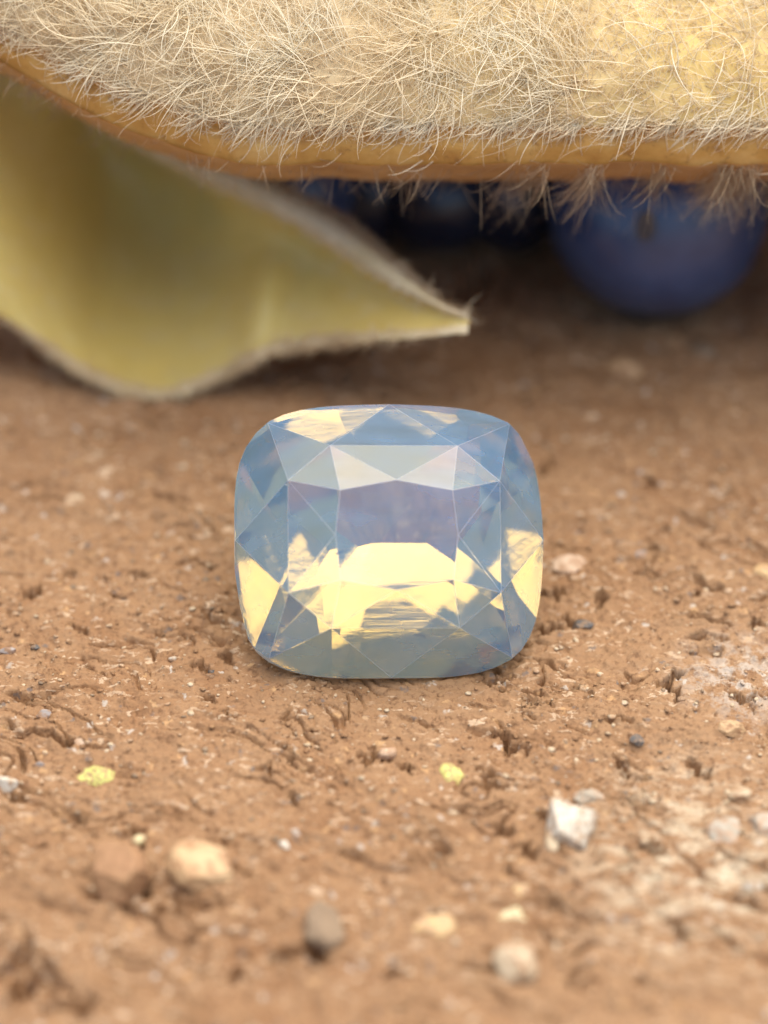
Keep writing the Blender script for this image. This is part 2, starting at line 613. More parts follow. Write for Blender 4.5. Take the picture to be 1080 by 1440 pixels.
gem = thing('gemstone', G0, 'milky blue and yellow cushion-cut gemstone lying on the brown earth', 'gemstone')
PL = gem_planes()
PA = np.array([p for _, p in PL])
gv, gf = [], []
gem_min = 9
for i, (nm, p) in enumerate(PL):
    poly = facet_polygon(i, PA)
    if poly is None:
        continue
    W = np.array(poly) @ GEM                        # stone frame to world directions
    gem_min = min(gem_min, W[:, 2].min())
    if nm == 'girdle':
        gf.append(list(range(len(gv), len(gv) + len(W))))
        gv += list(W)
    else:
        mt = M_PAV if nm == 'pavilion_facet' else M_CROWN
        if nm == 'star_facet' and p[1] > .05:        # far-side star facets: reflected sky painted as paler haze
            mt = M_STAR_GLEAM if abs(p[0]) < p[1] else M_STAR_SIDE_GLEAM
        if nm == 'pavilion_facet':
            mesh_obj(nm, W, [list(range(len(W)))], mt, gem)
            continue
        # a hair-fine pale margin painting the glint of the facet's edges, in its own plane
        m_ = len(W)
        e_ = np.roll(W, -1, 0) - W
        e_ /= np.linalg.norm(e_, axis=1, keepdims=True)
        inn = np.cross((p[:3] @ GEM)[None], e_)
        prev = np.roll(inn, 1, 0)
        bis = (inn + prev) / np.maximum(1 + (inn * prev).sum(1, keepdims=True), .35)
        small = min(np.linalg.norm(np.roll(W, -1, 0) - W, axis=1).min(), .012)
        I_ = W + bis * .0011 * (1 if small > .006 else .35)
        o_ = mesh_obj(nm, np.vstack([W, I_]), [list(range(m_, 2 * m_))] + [[k, (k + 1) % m_, m_ + (k + 1) % m_, m_ + k] for k in range(m_)], mt, gem)
        o_.data.materials.append(M_EDGE_GLINT)
        for k in range(1, m_ + 1):
            o_.data.polygons[k].material_index = 1
runs = []                                       # the lower facets may cut the girdle into several runs
for f_ in gf:
    V_ = [tuple(np.round(gv[k], 5)) for k in f_]
    hit = [r_ for r_ in runs if any(v_ in r_[0] for v_ in V_)]
    new = [set(V_), [f_]]
    for r_ in hit:
        new[0] |= r_[0]
        new[1] += r_[1]
        runs.remove(r_)
    runs.append(new)
for _, fs in runs:
    idx = [k for f_ in fs for k in f_]
    q = iter(range(len(idx)))
    mesh_obj('girdle', [gv[k] for k in idx], [[next(q) for _ in f_] for f_ in fs], M_GIRDLE, gem)


def gem_point(px, py, depth):
    """A point just under the crown, in directions from the stone's centre."""
    o = ((px - 548) * S * R_DIR + (760.5 - py) * S * U_DIR) @ GEM.T + 2 * (GEM @ C_DIR)
    d = -(GEM @ C_DIR)
    t = -9
    for _, p in PL:
        den = p[:3] @ d
        if den < 0:
            t = max(t, (p[3] - p[:3] @ o) / den)
    return (o + (t + depth) * d) @ GEM


def shard(n, size, flat, seed):
    """A small irregular splinter."""
    r_ = np.random.default_rng(seed)
    ph = np.sort(r_.random(n) * 2 * np.pi)
    ring = np.stack([np.cos(ph) * size * (.6 + .6 * r_.random(n)), np.sin(ph) * size * flat * (.6 + .6 * r_.random(n)), .1 * size * r_.normal(size=n)], 1)
    v = np.vstack([ring, [[0, 0, size * .18], [0, 0, -size * .18]]])
    f = [[k, (k + 1) % n, n] for k in range(n)] + [[(k + 1) % n, k, n + 1] for k in range(n)]
    return v, f


for (px, py, dep, size, flat, ang, mt) in [(407, 682, .004, .010, .8, 0, M_INCL), (586, 889, .010, .011, .3, -.2, M_INCL2),
                                           (594, 891, .010, .010, .35, -.5, M_INCL2), (590, 889, .008, .005, .7, 0, M_INCL),
                                           (479, 776, .008, .014, .25, .35, M_INCL2), (486, 771, .008, .012, .25, .1, M_INCL),
                                           (430, 613, .006, .006, .8, .6, M_INCL2), (500, 619, .006, .012, .08, 1.45, M_INCL)]:
    v, f = shard(7, size, flat, int(px * 7 + py))
    ca, sa = math.cos(ang), math.sin(ang)
    v = v @ np.array([[ca, sa, 0], [-sa, ca, 0], [0, 0, 1]])
    c = gem_point(px, py, dep)
    B = np.array([R_DIR, U_DIR, C_DIR])
    mesh_obj('inclusion', v @ B + c, f, mt, gem)

# ---------------------------------------------------------------- hairs
def hair_mesh(name, base, tang, nrm, length, width, lift, curl, mat, parent, segs=6, bend=None):
    """Fine three-sided tapering hairs, all of one coat in one mesh."""
    n = len(base)
    s = np.linspace(0, 1, segs + 1)
    side = np.cross(nrm, tang)
    c1 = rng.normal(size=n) * curl
    c2 = rng.normal(size=n) * curl
    ang = c1[:, None] * s + c2[:, None] * s * s
    step = length[:, None] / segs
    dirs = np.cos(ang)[..., None] * tang[:, None, :] + np.sin(ang)[..., None] * side[:, None, :]
    dz = (lift[:, None] * np.cos(s * np.pi * (.6 + .5 * rng.random(n))[:, None]))
    dirs = dirs + dz[..., None] * nrm[:, None, :]
    if bend is not None:
        dirs = dirs + bend[:, None, :] * (s ** 2)[None, :, None]
    dirs /= np.linalg.norm(dirs, axis=2, keepdims=True)
    P = base[:, None, :] + np.cumsum(np.concatenate([np.zeros((n, 1, 3)), dirs[:, :-1] * step[..., None]], 1), 1)
    # frame
    up = np.cross(dirs, nrm[:, None, :] + .01)
    up /= np.linalg.norm(up, axis=2, keepdims=True) + 1e-9
    up2 = np.cross(dirs, up)
    rad = width[:, None] * (1 - .75 * s ** 1.5)
    V = np.zeros((n, segs + 1, 3, 3))
    for k in range(3):
        a = 2 * np.pi * k / 3
        V[:, :, k] = P + rad[..., None] * (math.cos(a) * up + math.sin(a) * up2)
    idx = np.arange(n * (segs + 1) * 3).reshape(n, segs + 1, 3)
    F = [np.stack([idx[:, :-1, k], idx[:, :-1, (k + 1) % 3], idx[:, 1:, (k + 1) % 3], idx[:, 1:, k]], -1).reshape(-1, 4) for k in range(3)]
    o = mesh_obj(name, V.reshape(-1, 3), np.concatenate(F), mat, parent, smooth=True)
    o['kind'] = 'stuff'
    return o


def sample_grid(P, Nn, n, weight=None):
    """Random points, normals and the two grid directions of a surface grid."""
    nu, nv = P.shape[:2]
    A = np.linalg.norm(np.cross(P[1:, :-1] - P[:-1, :-1], P[:-1, 1:] - P[:-1, :-1]), axis=2)
    if weight is not None:
        A = A * weight[:-1, :-1]
    k = rng.choice(A.size, n, p=(A / A.sum()).ravel())
    i, j = k // (nv - 1), k % (nv - 1)
    a, b = rng.random(n)[:, None], rng.random(n)[:, None]
    p = P[i, j] * (1 - a) * (1 - b) + P[i + 1, j] * a * (1 - b) + P[i, j + 1] * (1 - a) * b + P[i + 1, j + 1] * a * b
    du = P[i + 1, j] - P[i, j]
    dv = P[i, j + 1] - P[i, j]
    du /= np.linalg.norm(du, axis=1, keepdims=True) + 1e-12
    dv /= np.linalg.norm(dv, axis=1, keepdims=True) + 1e-12
    return p, Nn[i, j], du, dv, i, j


def grid_normals(P):
    gu = np.gradient(P, axis=0)
    gv_ = np.gradient(P, axis=1)
    n = np.cross(gu, gv_)
    return n / (np.linalg.norm(n, axis=2, keepdims=True) + 1e-12)


def unit(v):
    return v / (np.linalg.norm(v, axis=-1, keepdims=True) + 1e-12)


def spline(keys, x):
    """Smooth interpolation through key rows (first column is the parameter)."""
    k = np.asarray(keys, float)
    out = []
    for c in range(1, k.shape[1]):
        t, y = k[:, 0], k[:, c]
        m = np.gradient(y, t)
        i = np.clip(np.searchsorted(t, x) - 1, 0, len(t) - 2)
        h = t[i + 1] - t[i]
        q = np.clip((x - t[i]) / h, 0, 1)
        out.append((2 * q ** 3 - 3 * q ** 2 + 1) * y[i] + (q ** 3 - 2 * q ** 2 + q) * h * m[i]
                   + (-2 * q ** 3 + 3 * q ** 2) * y[i + 1] + (q ** 3 - q ** 2) * h * m[i + 1])
    return np.stack(out, -1)


# ---------------------------------------------------------------- hairy seed pod
def skin_col(nt, pos):
    n = ramp(nt, noise_node(nt, 2.2, 4, pos), [(.35, (.60, .47, .29)), (.65, (.76, .60, .35))])
    x = node(nt, 'ShaderNodeSeparateXYZ')
    nt.links.new(pos, x.inputs[0])
    mr = node(nt, 'ShaderNodeMapRange')
    nt.links.new(x.outputs[0], mr.inputs[0])
    mr.inputs[1].default_value = -.2
    mr.inputs[2].default_value = 1.0
    f = maths(nt, 'MULTIPLY', mr.outputs[0], ramp(nt, noise_node(nt, 3.4, 3, pos), [(.3, .5), (.6, 1)]))
    return mix_col(nt, f, n, (.90, .68, .26))  # golden toward the right: glow of light through the skin, put into colour


def amber_col(nt, pos):
    c = ramp(nt, noise_node(nt, 7, 6, pos, .65), [(.3, (.50, .25, .06)), (.5, (.68, .40, .11)), (.7, (.80, .54, .20))])
    return mix_col(nt, ramp(nt, noise_node(nt, 22, 6, pos, .75), [(.56, 0), (.66, .7)]), c, (.30, .15, .05))


def inner_col(nt, pos):
    c = ramp(nt, noise_node(nt, 2.5, 4, pos), [(.3, (.91, .74, .23)), (.7, (.97, .85, .35))])
    c = mix_col(nt, ramp(nt, noise_node(nt, 14, 4, pos, .6), [(.4, 0), (.7, .25)]), c, (.66, .48, .17))
    mp = node(nt, 'ShaderNodeMapping')
    mp.inputs['Rotation'].default_value = (.3, .5, .4)
    mp.inputs['Scale'].default_value = (1.2, 7, 7)
    nt.links.new(pos, mp.inputs['Vector'])
    v = noise_node(nt, 3, 5, mp.outputs[0], .6, .4)
    c = mix_col(nt, ramp(nt, v, [(.52, 0), (.62, .3)]), c, (.95, .88, .58))
    return mix_col(nt, ramp(nt, noise_node(nt, 6, 6, pos, .75), [(.62, 0), (.72, .6)]), c, (.50, .30, .10))


M_SKIN = leaf_like('pod_skin', skin_col, .22, (.75, .52, .2), .6, .2, 30, .4)
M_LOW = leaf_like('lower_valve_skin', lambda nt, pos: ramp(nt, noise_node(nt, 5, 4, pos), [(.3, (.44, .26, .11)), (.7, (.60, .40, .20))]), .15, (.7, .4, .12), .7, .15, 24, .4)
M_AMBER = leaf_like('pod_suture', amber_col, .25, (.8, .42, .1), .4, .35, 12, .15)
M_INNER = leaf_like('pod_lining', inner_col, .48, (.98, .84, .32), .30, .5, 9, .12)
M_HAIR = hair_material('pod_hair', (.97, .85, .61), (.98, .91, .73), .4)
M_FELT = hair_material('pod_felt', (.82, .66, .42), (.93, .80, .56), .4)
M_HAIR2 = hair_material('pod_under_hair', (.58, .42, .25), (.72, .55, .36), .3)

pod = thing('hairy_seed_pod', at(540, 120, .6), 'large pale seed pod coated in white hairs, overhanging the gemstone', 'seed pod')
POD0 = at(540, 120, .6)

# lower line of the seam across the picture: pixel x -> pixel y, depth
SEAM = [(-650, -300, .62), (-420, -150, .45), (-200, -8, .34), (0, 98, .25), (100, 156, .22), (200, 206, .2), (290, 230, .19),
        (400, 240, .18), (540, 243, .18), (760, 240, .2), (1000, 243, .22), (1200, 250, .24), (1500, 280, .34), (1900, 360, .6), (2300, 480, 1.0)]
# section from the seam over the back to the ground: up, away
SECT = [(0, 0, .055), (.02, .04, .015), (.05, .085, 0), (.07, .10, -.012), (.10, .115, -.03), (.16, .19, -.055), (.24, .31, -.06),
        (.33, .45, -.02), (.43, .60, .07), (.54, .75, .20), (.66, .90, .42), (.76, .98, .70), (.84, .98, 1.0), (.90, .88, 1.3), (.95, .70, 1.5), (1, .40, 1.75)]
NU, NV = 260, 90
pxs = np.linspace(-650, 2300, NU)
sm = spline(SEAM, pxs)
sm[:, 1] -= .10
sm[:, 0] -= 13
sm[:, 0] += 8 * fbm(pxs * .007, pxs * 0 + 2, 4, 61)
tt = np.linspace(0, 1, NV) ** 1.35
sect = spline(SECT, tt)
ends = smooth(-670, -330, pxs) * smooth(2320, 1500, pxs)
ends = .25 + .75 * ends
Prim = np.array([at(x, y, w) for x, (y, w) in zip(pxs, sm)])
lump = 1 + .05 * fbm(pxs[:, None] * .0022 + 0 * tt, 3 * tt[None, :] + 0 * pxs[:, None], 3, 5)
OUT = Prim[:, None, :] + (sect[None, :, 0:1] * lump[..., None] * ends[:, None, None]) * U_DIR + (sect[None, :, 1:2] * ends[:, None, None]) * F_DIR
OUT = OUT + .012 * fbm(pxs[:, None] * .012 + 0 * tt, 9 * tt[None, :] + 0 * pxs[:, None], 3, 9)[..., None] * smooth(.08, .2, tt)[None, :, None] * C_DIR
OUT[..., 2] = np.maximum(OUT[..., 2], -.02)
NRM = grid_normals(OUT)
if (NRM[NU // 2, 30] @ C_DIR) < 0:
    NRM = -NRM
INN = OUT - NRM * (.075 + .02 * smooth(0, .3, tt))[None, :, None]
amber_n = int(np.searchsorted(tt, .075))
# the seam's own band, then the hairy valve and its lining
mesh_obj('seam_band', OUT[:, :amber_n + 1].reshape(-1, 3) - POD0, grid_faces(NU, amber_n + 1), M_AMBER, pod, True)
ring = np.concatenate([OUT[:, amber_n:], INN[:, ::-1]], 1)
mesh_obj('valve', ring.reshape(-1, 3) - POD0, grid_faces(NU, ring.shape[1]), M_SKIN, pod, True)
lip = np.stack([INN[:, 0], .5 * (INN[:, 0] + OUT[:, 0]) - .012 * U_DIR, OUT[:, 0]], 1)
mesh_obj('seam_edge', lip.reshape(-1, 3) - POD0, grid_faces(NU, 3), M_AMBER, pod, True)

in_view = (smooth(-650, -300, pxs) * smooth(1800, 1300, pxs))[:, None]
wt_face = in_view * (smooth(.065, .085, tt) * smooth(.75, .5, tt))[None, :] + .02
# short felt close to the skin
n = 16000
p, nn, du, dv, i, j = sample_grid(OUT, NRM, n, wt_face * (tt[None, :] > .07))
a = rng.random(n) * 2 * np.pi
tg = unit(np.cos(a)[:, None] * du + np.sin(a)[:, None] * dv)
hair_mesh('felt', p - POD0, tg, nn, .03 + .06 * rng.random(n), .0009 + .0006 * rng.random(n), .35 + .5 * rng.random(n), .9, M_FELT, pod, 4)
# long tangled hairs
n = 13000
clump = .25 + smooth(-.25, .55, fbm(pxs[:, None] * .011 + 0 * tt, 11 * tt[None, :] + 0 * pxs[:, None], 3, 23))
golden = 1 - .75 * (smooth(800, 930, pxs)[:, None] * smooth(.13, .2, tt)[None, :])
p, nn, du, dv, i, j = sample_grid(OUT, NRM, n, wt_face * clump * golden)
low = smooth(.26, .10, tt[j])
flow = 2.4 * fbm(p[:, 0] * 2.3, p[:, 2] * 3 + p[:, 1] * 2, 2, 77)
a = rng.normal(size=n) * (.85 - .3 * low) + (flow + np.where(rng.random(n) < .35, 1.3, 0)) * (1 - .8 * low) + 2.55
# du runs to the right, dv up the pod: hairs near the seam comb down and to the left
tg = unit(np.cos(a)[:, None] * du - np.sin(a)[:, None] * dv * np.where(low > .3, 1, 1)[:, None])
hair_mesh('hairs', p - POD0, tg, nn, (.07 + .21 * rng.random(n) ** 1.5) * (1 - .4 * low), .0008 + .0021 * rng.random(n) ** 3, .25 + .5 * rng.random(n), .52, M_HAIR, pod, 7)
# the fringe that falls over the seam
n = 1700
fr = in_view * (smooth(.07, .078, tt) * smooth(.13, .095, tt))[None, :]
fr = fr * (.2 + smooth(-.2, .5, fbm(pxs * .022, pxs * 0, 3, 41)))[:, None]
p, nn, du, dv, i, j = sample_grid(OUT, NRM, n, fr)
a = rng.normal(size=n) * .55 + 2.5
tg = unit(np.cos(a)[:, None] * du - np.sin(a)[:, None] * dv)
hair_mesh('fringe', p - POD0, tg, nn, .04 + .10 * rng.random(n) ** 1.9, .0013 + .001 * rng.random(n), .35 + .45 * rng.random(n), .7, M_HAIR, pod, 6)

# lower valve's edge under the seam; shell behind it added to block light
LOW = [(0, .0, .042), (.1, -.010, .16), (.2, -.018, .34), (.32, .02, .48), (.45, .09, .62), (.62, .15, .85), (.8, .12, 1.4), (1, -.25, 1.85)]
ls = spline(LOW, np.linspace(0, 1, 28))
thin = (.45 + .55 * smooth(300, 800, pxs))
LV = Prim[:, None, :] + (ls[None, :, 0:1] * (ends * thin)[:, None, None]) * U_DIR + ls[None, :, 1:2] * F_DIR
mesh_obj('lower_valve_edge_and_blocker', LV.reshape(-1, 3) - POD0, grid_faces(NU, 28), M_LOW, pod, True)
LN = grid_normals(LV)
if (LN[NU // 2, 4] @ C_DIR) < 0:
    LN = -LN
n = 2300
w_l = in_view * (np.arange(28) < 8)[None, :]
w_l = w_l * (.05 + smooth(-.05, .35, fbm(pxs * .013, pxs * 0 + 3, 3, 53)) * (.12 + 1.3 * smooth(680, 850, pxs)))[:, None]
p, nn, du, dv, i, j = sample_grid(LV, LN, n, w_l)
a = rng.normal(size=n) * .75 + 2.1
tg = unit(np.cos(a)[:, None] * R_DIR - np.sin(a)[:, None] * U_DIR)
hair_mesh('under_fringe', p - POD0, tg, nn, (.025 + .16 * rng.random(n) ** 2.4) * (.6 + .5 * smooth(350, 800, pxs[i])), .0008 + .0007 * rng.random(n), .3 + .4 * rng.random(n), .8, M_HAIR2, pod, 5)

# ---------------------------------------------------------------- open pod half at the left
half = thing('open_pod_half', at(225, 556, .97), 'open hollow pod half with yellow lining and pointed tip, behind the gemstone at left', 'seed pod')
H0 = at(225, 556, .97)
UP = [(0, 657, 450, .50), (.08, 612, 434, .55), (.2, 530, 390, .62), (.32, 440, 330, .70), (.45, 345, 280, .78), (.57, 255, 238, .86),
      (.68, 160, 185, .95), (.79, 60, 120, 1.0), (.9, -90, 50, 1.0), (1, -260, 0, .95)]
LO = [(0, 657, 456, .50), (.08, 600, 463, .56), (.2, 515, 467, .66), (.32, 435, 474, .76), (.45, 372, 488, .83), (.55, 310, 518, .90),
      (.66, 222, 548, .955), (.76, 140, 524, .92), (.86, 55, 474, .86), (.94, -30, 428, .78), (1, -150, 380, .62)]
SAG = [(0, 0.), (.06, .03), (.2, .13), (.32, .22), (.42, .22), (.5, .30), (.6, .50), (.7, .58), (.755, .52), (.80, .22), (.845, .0), (1, -.22)]
nu, nv = 150, 44
ss = np.linspace(0, 1, nu)
ue, le, sg = spline(UP, ss), spline(LO, ss), spline(SAG, ss)[:, 0]
vv = np.linspace(0, 1, nv)
Pu = np.array([at(*q) for q in ue])
Pl = np.array([at(*q) for q in le])
Pl[:, 2] = np.maximum(Pl[:, 2], .005)
bow = (np.sin(np.pi * vv ** .9) ** .8)
INNER = Pu[:, None] * (1 - vv)[None, :, None] + Pl[:, None] * vv[None, :, None] + sg[:, None, None] * bow[None, :, None] * np.array([0, .96, -.28])
# a soft fold beside the tip hollow
fold = np.exp(-((ss[:, None] - .435 - .12 * (vv[None, :] - .7)) / .05) ** 2) * np.exp(-((vv[None, :] - .80) / .26) ** 2)
INNER = INNER + fold[..., None] * .10 * C_DIR
INNER[..., 2] = np.maximum(INNER[..., 2], .012)
IN_N = grid_normals(INNER)
if (IN_N[nu // 2, nv // 2] @ C_DIR) < 0:
    IN_N = -IN_N
wall = ((.018 + .055 * smooth(0, .3, ss))[:, None] * (1 - .5 * vv)[None, :])[..., None]
OUTER = INNER - IN_N * wall
OUTER[..., 2] = np.maximum(OUTER[..., 2], .002)
mesh_obj('lining', INNER.reshape(-1, 3) - H0, grid_faces(nu, nv), M_INNER, half, True)
mesh_obj('outer_wall', OUTER.reshape(-1, 3) - H0, grid_faces(nu, nv), M_SKIN, half, True)


def rim(name, a, b, lift):
    """A rounded lip joining lining and outer wall."""
    k = np.linspace(0, 1, 7)
    R_ = a[:, None] * (1 - k)[None, :, None] + b[:, None] * k[None, :, None] + lift[:, None, :] * (4 * k * (1 - k))[None, :, None]
    mesh_obj(name, R_.reshape(-1, 3) - H0, grid_faces(len(a), 7), M_RIM, half, True)
    return R_


M_RIM = leaf_like('pod_rim', lambda nt, pos: ramp(nt, noise_node(nt, 9, 4, pos), [(.35, (.62, .50, .28)), (.65, (.78, .66, .44))]), .2, (.7, .5, .2), .6, .2)
lift_u = unit(INNER[:, 0] - INNER[:, 4]) * .022
lift_l = unit(INNER[:, -1] - INNER[:, -5]) * .03
RU = rim('rim', INNER[:, 0], OUTER[:, 0], lift_u)
RL = rim('rim', INNER[:, -1], OUTER[:, -1], lift_l)
tipk = np.stack([INNER[0], OUTER[0]], 1)
for RR, cnt, ln, mt in ((RU, 9000, .07, M_HAIR), (RL, 1500, .035, M_FELT)):
    nR = grid_normals(RR)
    if (nR[nu // 2, 3] @ (U_DIR if RR is RU else -U_DIR)) < 0:
        nR = -nR
    p, nn, du, dv, i, j = sample_grid(RR, nR, cnt, (.05 + .95 * smooth(.02, .3, ss))[:, None] * np.ones(7)[None])
    a = rng.random(cnt) * 2 * np.pi
    tg = unit(np.cos(a)[:, None] * du + np.sin(a)[:, None] * dv + .4 * du)
    hair_mesh('rim_fuzz', p - H0, tg, nn, .02 + ln * rng.random(cnt), .0011 + .0007 * rng.random(cnt), .4 + .7 * rng.random(cnt), .8, mt, half, 4)
n = 6000
oN = -IN_N
p, nn, du, dv, i, j = sample_grid(OUTER, oN, n, np.ones((nu, nv)) * (smooth(.3, .05, vv) + .5 * smooth(.8, .95, vv))[None, :])
a = rng.random(n) * 2 * np.pi
tg = unit(np.cos(a)[:, None] * du + np.sin(a)[:, None] * dv)
hair_mesh('outer_fuzz', p - H0, tg, nn, .03 + .07 * rng.random(n), .0012 + .0008 * rng.random(n), .4 + .7 * rng.random(n), .8, M_HAIR2, half, 4)

# ---------------------------------------------------------------- dark blue beads
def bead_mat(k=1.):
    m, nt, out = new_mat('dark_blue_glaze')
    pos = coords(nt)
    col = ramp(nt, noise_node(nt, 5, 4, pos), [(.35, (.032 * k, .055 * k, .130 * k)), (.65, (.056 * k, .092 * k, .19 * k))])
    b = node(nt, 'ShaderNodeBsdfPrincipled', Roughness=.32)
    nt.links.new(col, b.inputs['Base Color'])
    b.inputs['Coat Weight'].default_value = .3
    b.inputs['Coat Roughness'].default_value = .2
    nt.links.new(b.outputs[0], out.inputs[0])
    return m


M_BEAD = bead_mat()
M_BEAD_SHADE = bead_mat(.22)  # darkened bead colour carrying the gap's shade, for the added filler beads
M_SPOT = rock_material('bead_spot', (.075, .06, .055), (.11, .09, .08), 20)


def bead(centre, r, sx, seed, label):
    t = thing('blue_bead', centre, label, 'bead', 'dark blue beads under the pod')
    nu_, nv_ = 48, 25
    th = np.linspace(0, 2 * np.pi, nu_)
    ph = np.linspace(0, np.pi, nv_)
    T, Pp = np.meshgrid(th, ph, indexing='ij')
    k = 1 + .03 * fbm(np.cos(T) * np.sin(Pp) * 1.5 + 3 * seed, np.cos(Pp) * 1.5 + np.sin(T) * np.sin(Pp), 2, seed)
    V = np.stack([r * sx * np.sin(Pp) * np.cos(T) * k, r * np.sin(Pp) * np.sin(T) * k, r * np.cos(Pp) * k], -1)
    V[-1] = V[0]
    mesh_obj('body', V.reshape(-1, 3), grid_faces(nu_, nv_), M_BEAD if seed < 9 else M_BEAD_SHADE, t, True)
    if seed >= 9:  # added filler beads, near black to darken the gap
        return t
    # a small brownish spot facing out
    d = unit(np.array([-.18, -.86, .42]))
    s1 = unit(np.cross(d, [0, 0, 1.]))
    s2 = np.cross(s1, d)
    ring_, f = [d * r * 1.035], []
    for q in range(14):
        a_ = 2 * np.pi * q / 14
        ring_.append(unit(d + .09 * math.cos(a_) * s1 + .14 * math.sin(a_) * s2) * r * 1.02)
        f.append([0, 1 + q, 1 + (q + 1) % 14])
    mesh_obj('brown_spot', ring_, f, M_SPOT, t, True)
    return t


for (px, cy, r, sx, seed, lab) in [(924, 290, .36, 1.03, 2, 'dark blue bead in the shade under the hairy pod, at right'),
                                   (398, 262, .27, .95, 5, 'dark blue bead half hidden behind the open pod half'),
                                   (512, 262, .20, 1.1, 9, 'near-black bead added to darken the gap, just right of the half hidden one'),
                                   (612, 264, .22, 1.1, 11, 'near-black bead added to darken the gap, in the middle of the row under the pod'),
                                   (718, 266, .21, 1.0, 13, 'near-black bead added to darken the gap, just left of the large right bead')]:
    # rests on the ground: centre one radius up
    o_ = P0 + D * C_DIR
    d_ = at(px, cy, 0) - o_
    t_ = (r * .98 - o_[2]) / d_[2]
    bead(o_ + d_ * t_, r, sx, seed, lab)

# ---------------------------------------------------------------- pebbles, chips and flecks on the earth
MR = {
    'tan': rock_material('tan_stone', (.46, .27, .125), (.60, .40, .21), 10, fleck=(.36, .19, .09)),
    'brown': rock_material('brown_stone', (.27, .135, .060), (.40, .225, .105), 9, fleck=(.36, .19, .09)),
    'cream': rock_material('cream_stone', (.48, .36, .22), (.60, .47, .31), 12, fleck=(.38, .22, .115)),
    'white': rock_material('white_stone', (.52, .44, .33), (.68, .61, .49), 16, fleck=(.42, .27, .16)),
    'grey': rock_material('grey_stone', (.36, .30, .22), (.47, .41, .32), 14, fleck=(.44, .28, .17)),
    'dark': rock_material('dark_stone', (.07, .068, .066), (.14, .125, .11), 18, fleck=(.3, .19, .11)),
    'umber': rock_material('umber_stone', (.20, .13, .075), (.32, .22, .13), 12),
    'yellow': rock_material('yellow_lichen', (.50, .47, .12), (.62, .59, .18), 26, fleck=(.40, .24, .12)),
    'ochre': rock_material('ochre_stone', (.54, .34, .15), (.64, .44, .22), 12, fleck=(.42, .26, .15)),
    'pale_yellow': rock_material('pale_yellow_stone', (.62, .52, .28), (.72, .63, .38), 12, fleck=(.45, .29, .16)),
    'blue_grey': rock_material('blue_grey_stone', (.30, .25, .215), (.40, .34, .30), 16, fleck=(.36, .20, .10)),
    'pink': rock_material('pink_stone', (.47, .31, .20), (.60, .43, .29), 12, fleck=(.42, .25, .14)),
}


def ico(sub):
    t = (1 + 5 ** .5) / 2
    v = [(-1, t, 0), (1, t, 0), (-1, -t, 0), (1, -t, 0), (0, -1, t), (0, 1, t), (0, -1, -t), (0, 1, -t), (t, 0, -1), (t, 0, 1), (-t, 0, -1), (-t, 0, 1)]
    v = [unit(np.array(q, float)) for q in v]
    f = [(0, 11, 5), (0, 5, 1), (0, 1, 7), (0, 7, 10), (0, 10, 11), (1, 5, 9), (5, 11, 4), (11, 10, 2), (10, 7, 6), (7, 1, 8), (3, 9, 4), (3, 4, 2), (3, 2, 6), (3, 6, 8), (3, 8, 9), (4, 9, 5), (2, 4, 11), (6, 2, 10), (8, 6, 7), (9, 8, 1)]
    for _ in range(sub):
        mid, nf = {}, []

        def m_(a, b):
            k = (min(a, b), max(a, b))
            if k not in mid:
                v.append(unit(v[a] + v[b]))
                mid[k] = len(v) - 1
            return mid[k]
        for a, b, c in f:
            x, y, z = m_(a, b), m_(b, c), m_(c, a)
            nf += [(a, x, z), (b, y, x), (c, z, y), (x, y, z)]
        f = nf
    return np.array(v), np.array(f)


ICO_V, ICO_F = ico(4)


def pebble(name, px, py, wpx, hpx, mat, label, cat, seed, height=.6, cuts=9, sink=.35, group=None):
    """An angular stone: a ball cut by random planes, roughened, part sunk in the earth."""
    r_ = np.random.default_rng(seed)
    v = ICO_V.copy()
    for _ in range(cuts):
        n = unit(r_.normal(size=3))
        d = .50 + .30 * r_.random()
        k = np.clip(v @ n - d, 0, None)
        v = v - k[:, None] * n * .97
    v = v * (1 + .07 * fbm(v[:, 0] * 3 + seed, v[:, 1] * 3 + v[:, 2] * 2.1, 4, seed, .6)[:, None])
    ext = np.abs(v).max(0)
    sx = wpx * S * .5 / ext[0]
    sz = height * wpx * S * .5 / ext[2]
    # seen height mixes depth and stone height
    sy = max(hpx * S - height * wpx * S * .5 * math.cos(ELEV), hpx * S * .45) / math.sin(ELEV) * .5 / ext[1]
    v = v * np.array([sx, sy, sz])
    a = r_.normal() * .12
    v = v @ np.array([[math.cos(a), math.sin(a), 0], [-math.sin(a), math.cos(a), 0], [0, 0, 1]])
    g = on_ground(px, py + hpx * .12)
    z = zg(g[0], g[1])
    o = mesh_obj(name, v, ICO_F, mat, None, False)
    o.location = (g[0], g[1], max(z, -.012) + ext[2] * sz * (1 - 2 * (sink + .07)))
    tag(o, label, cat, group)
    return o


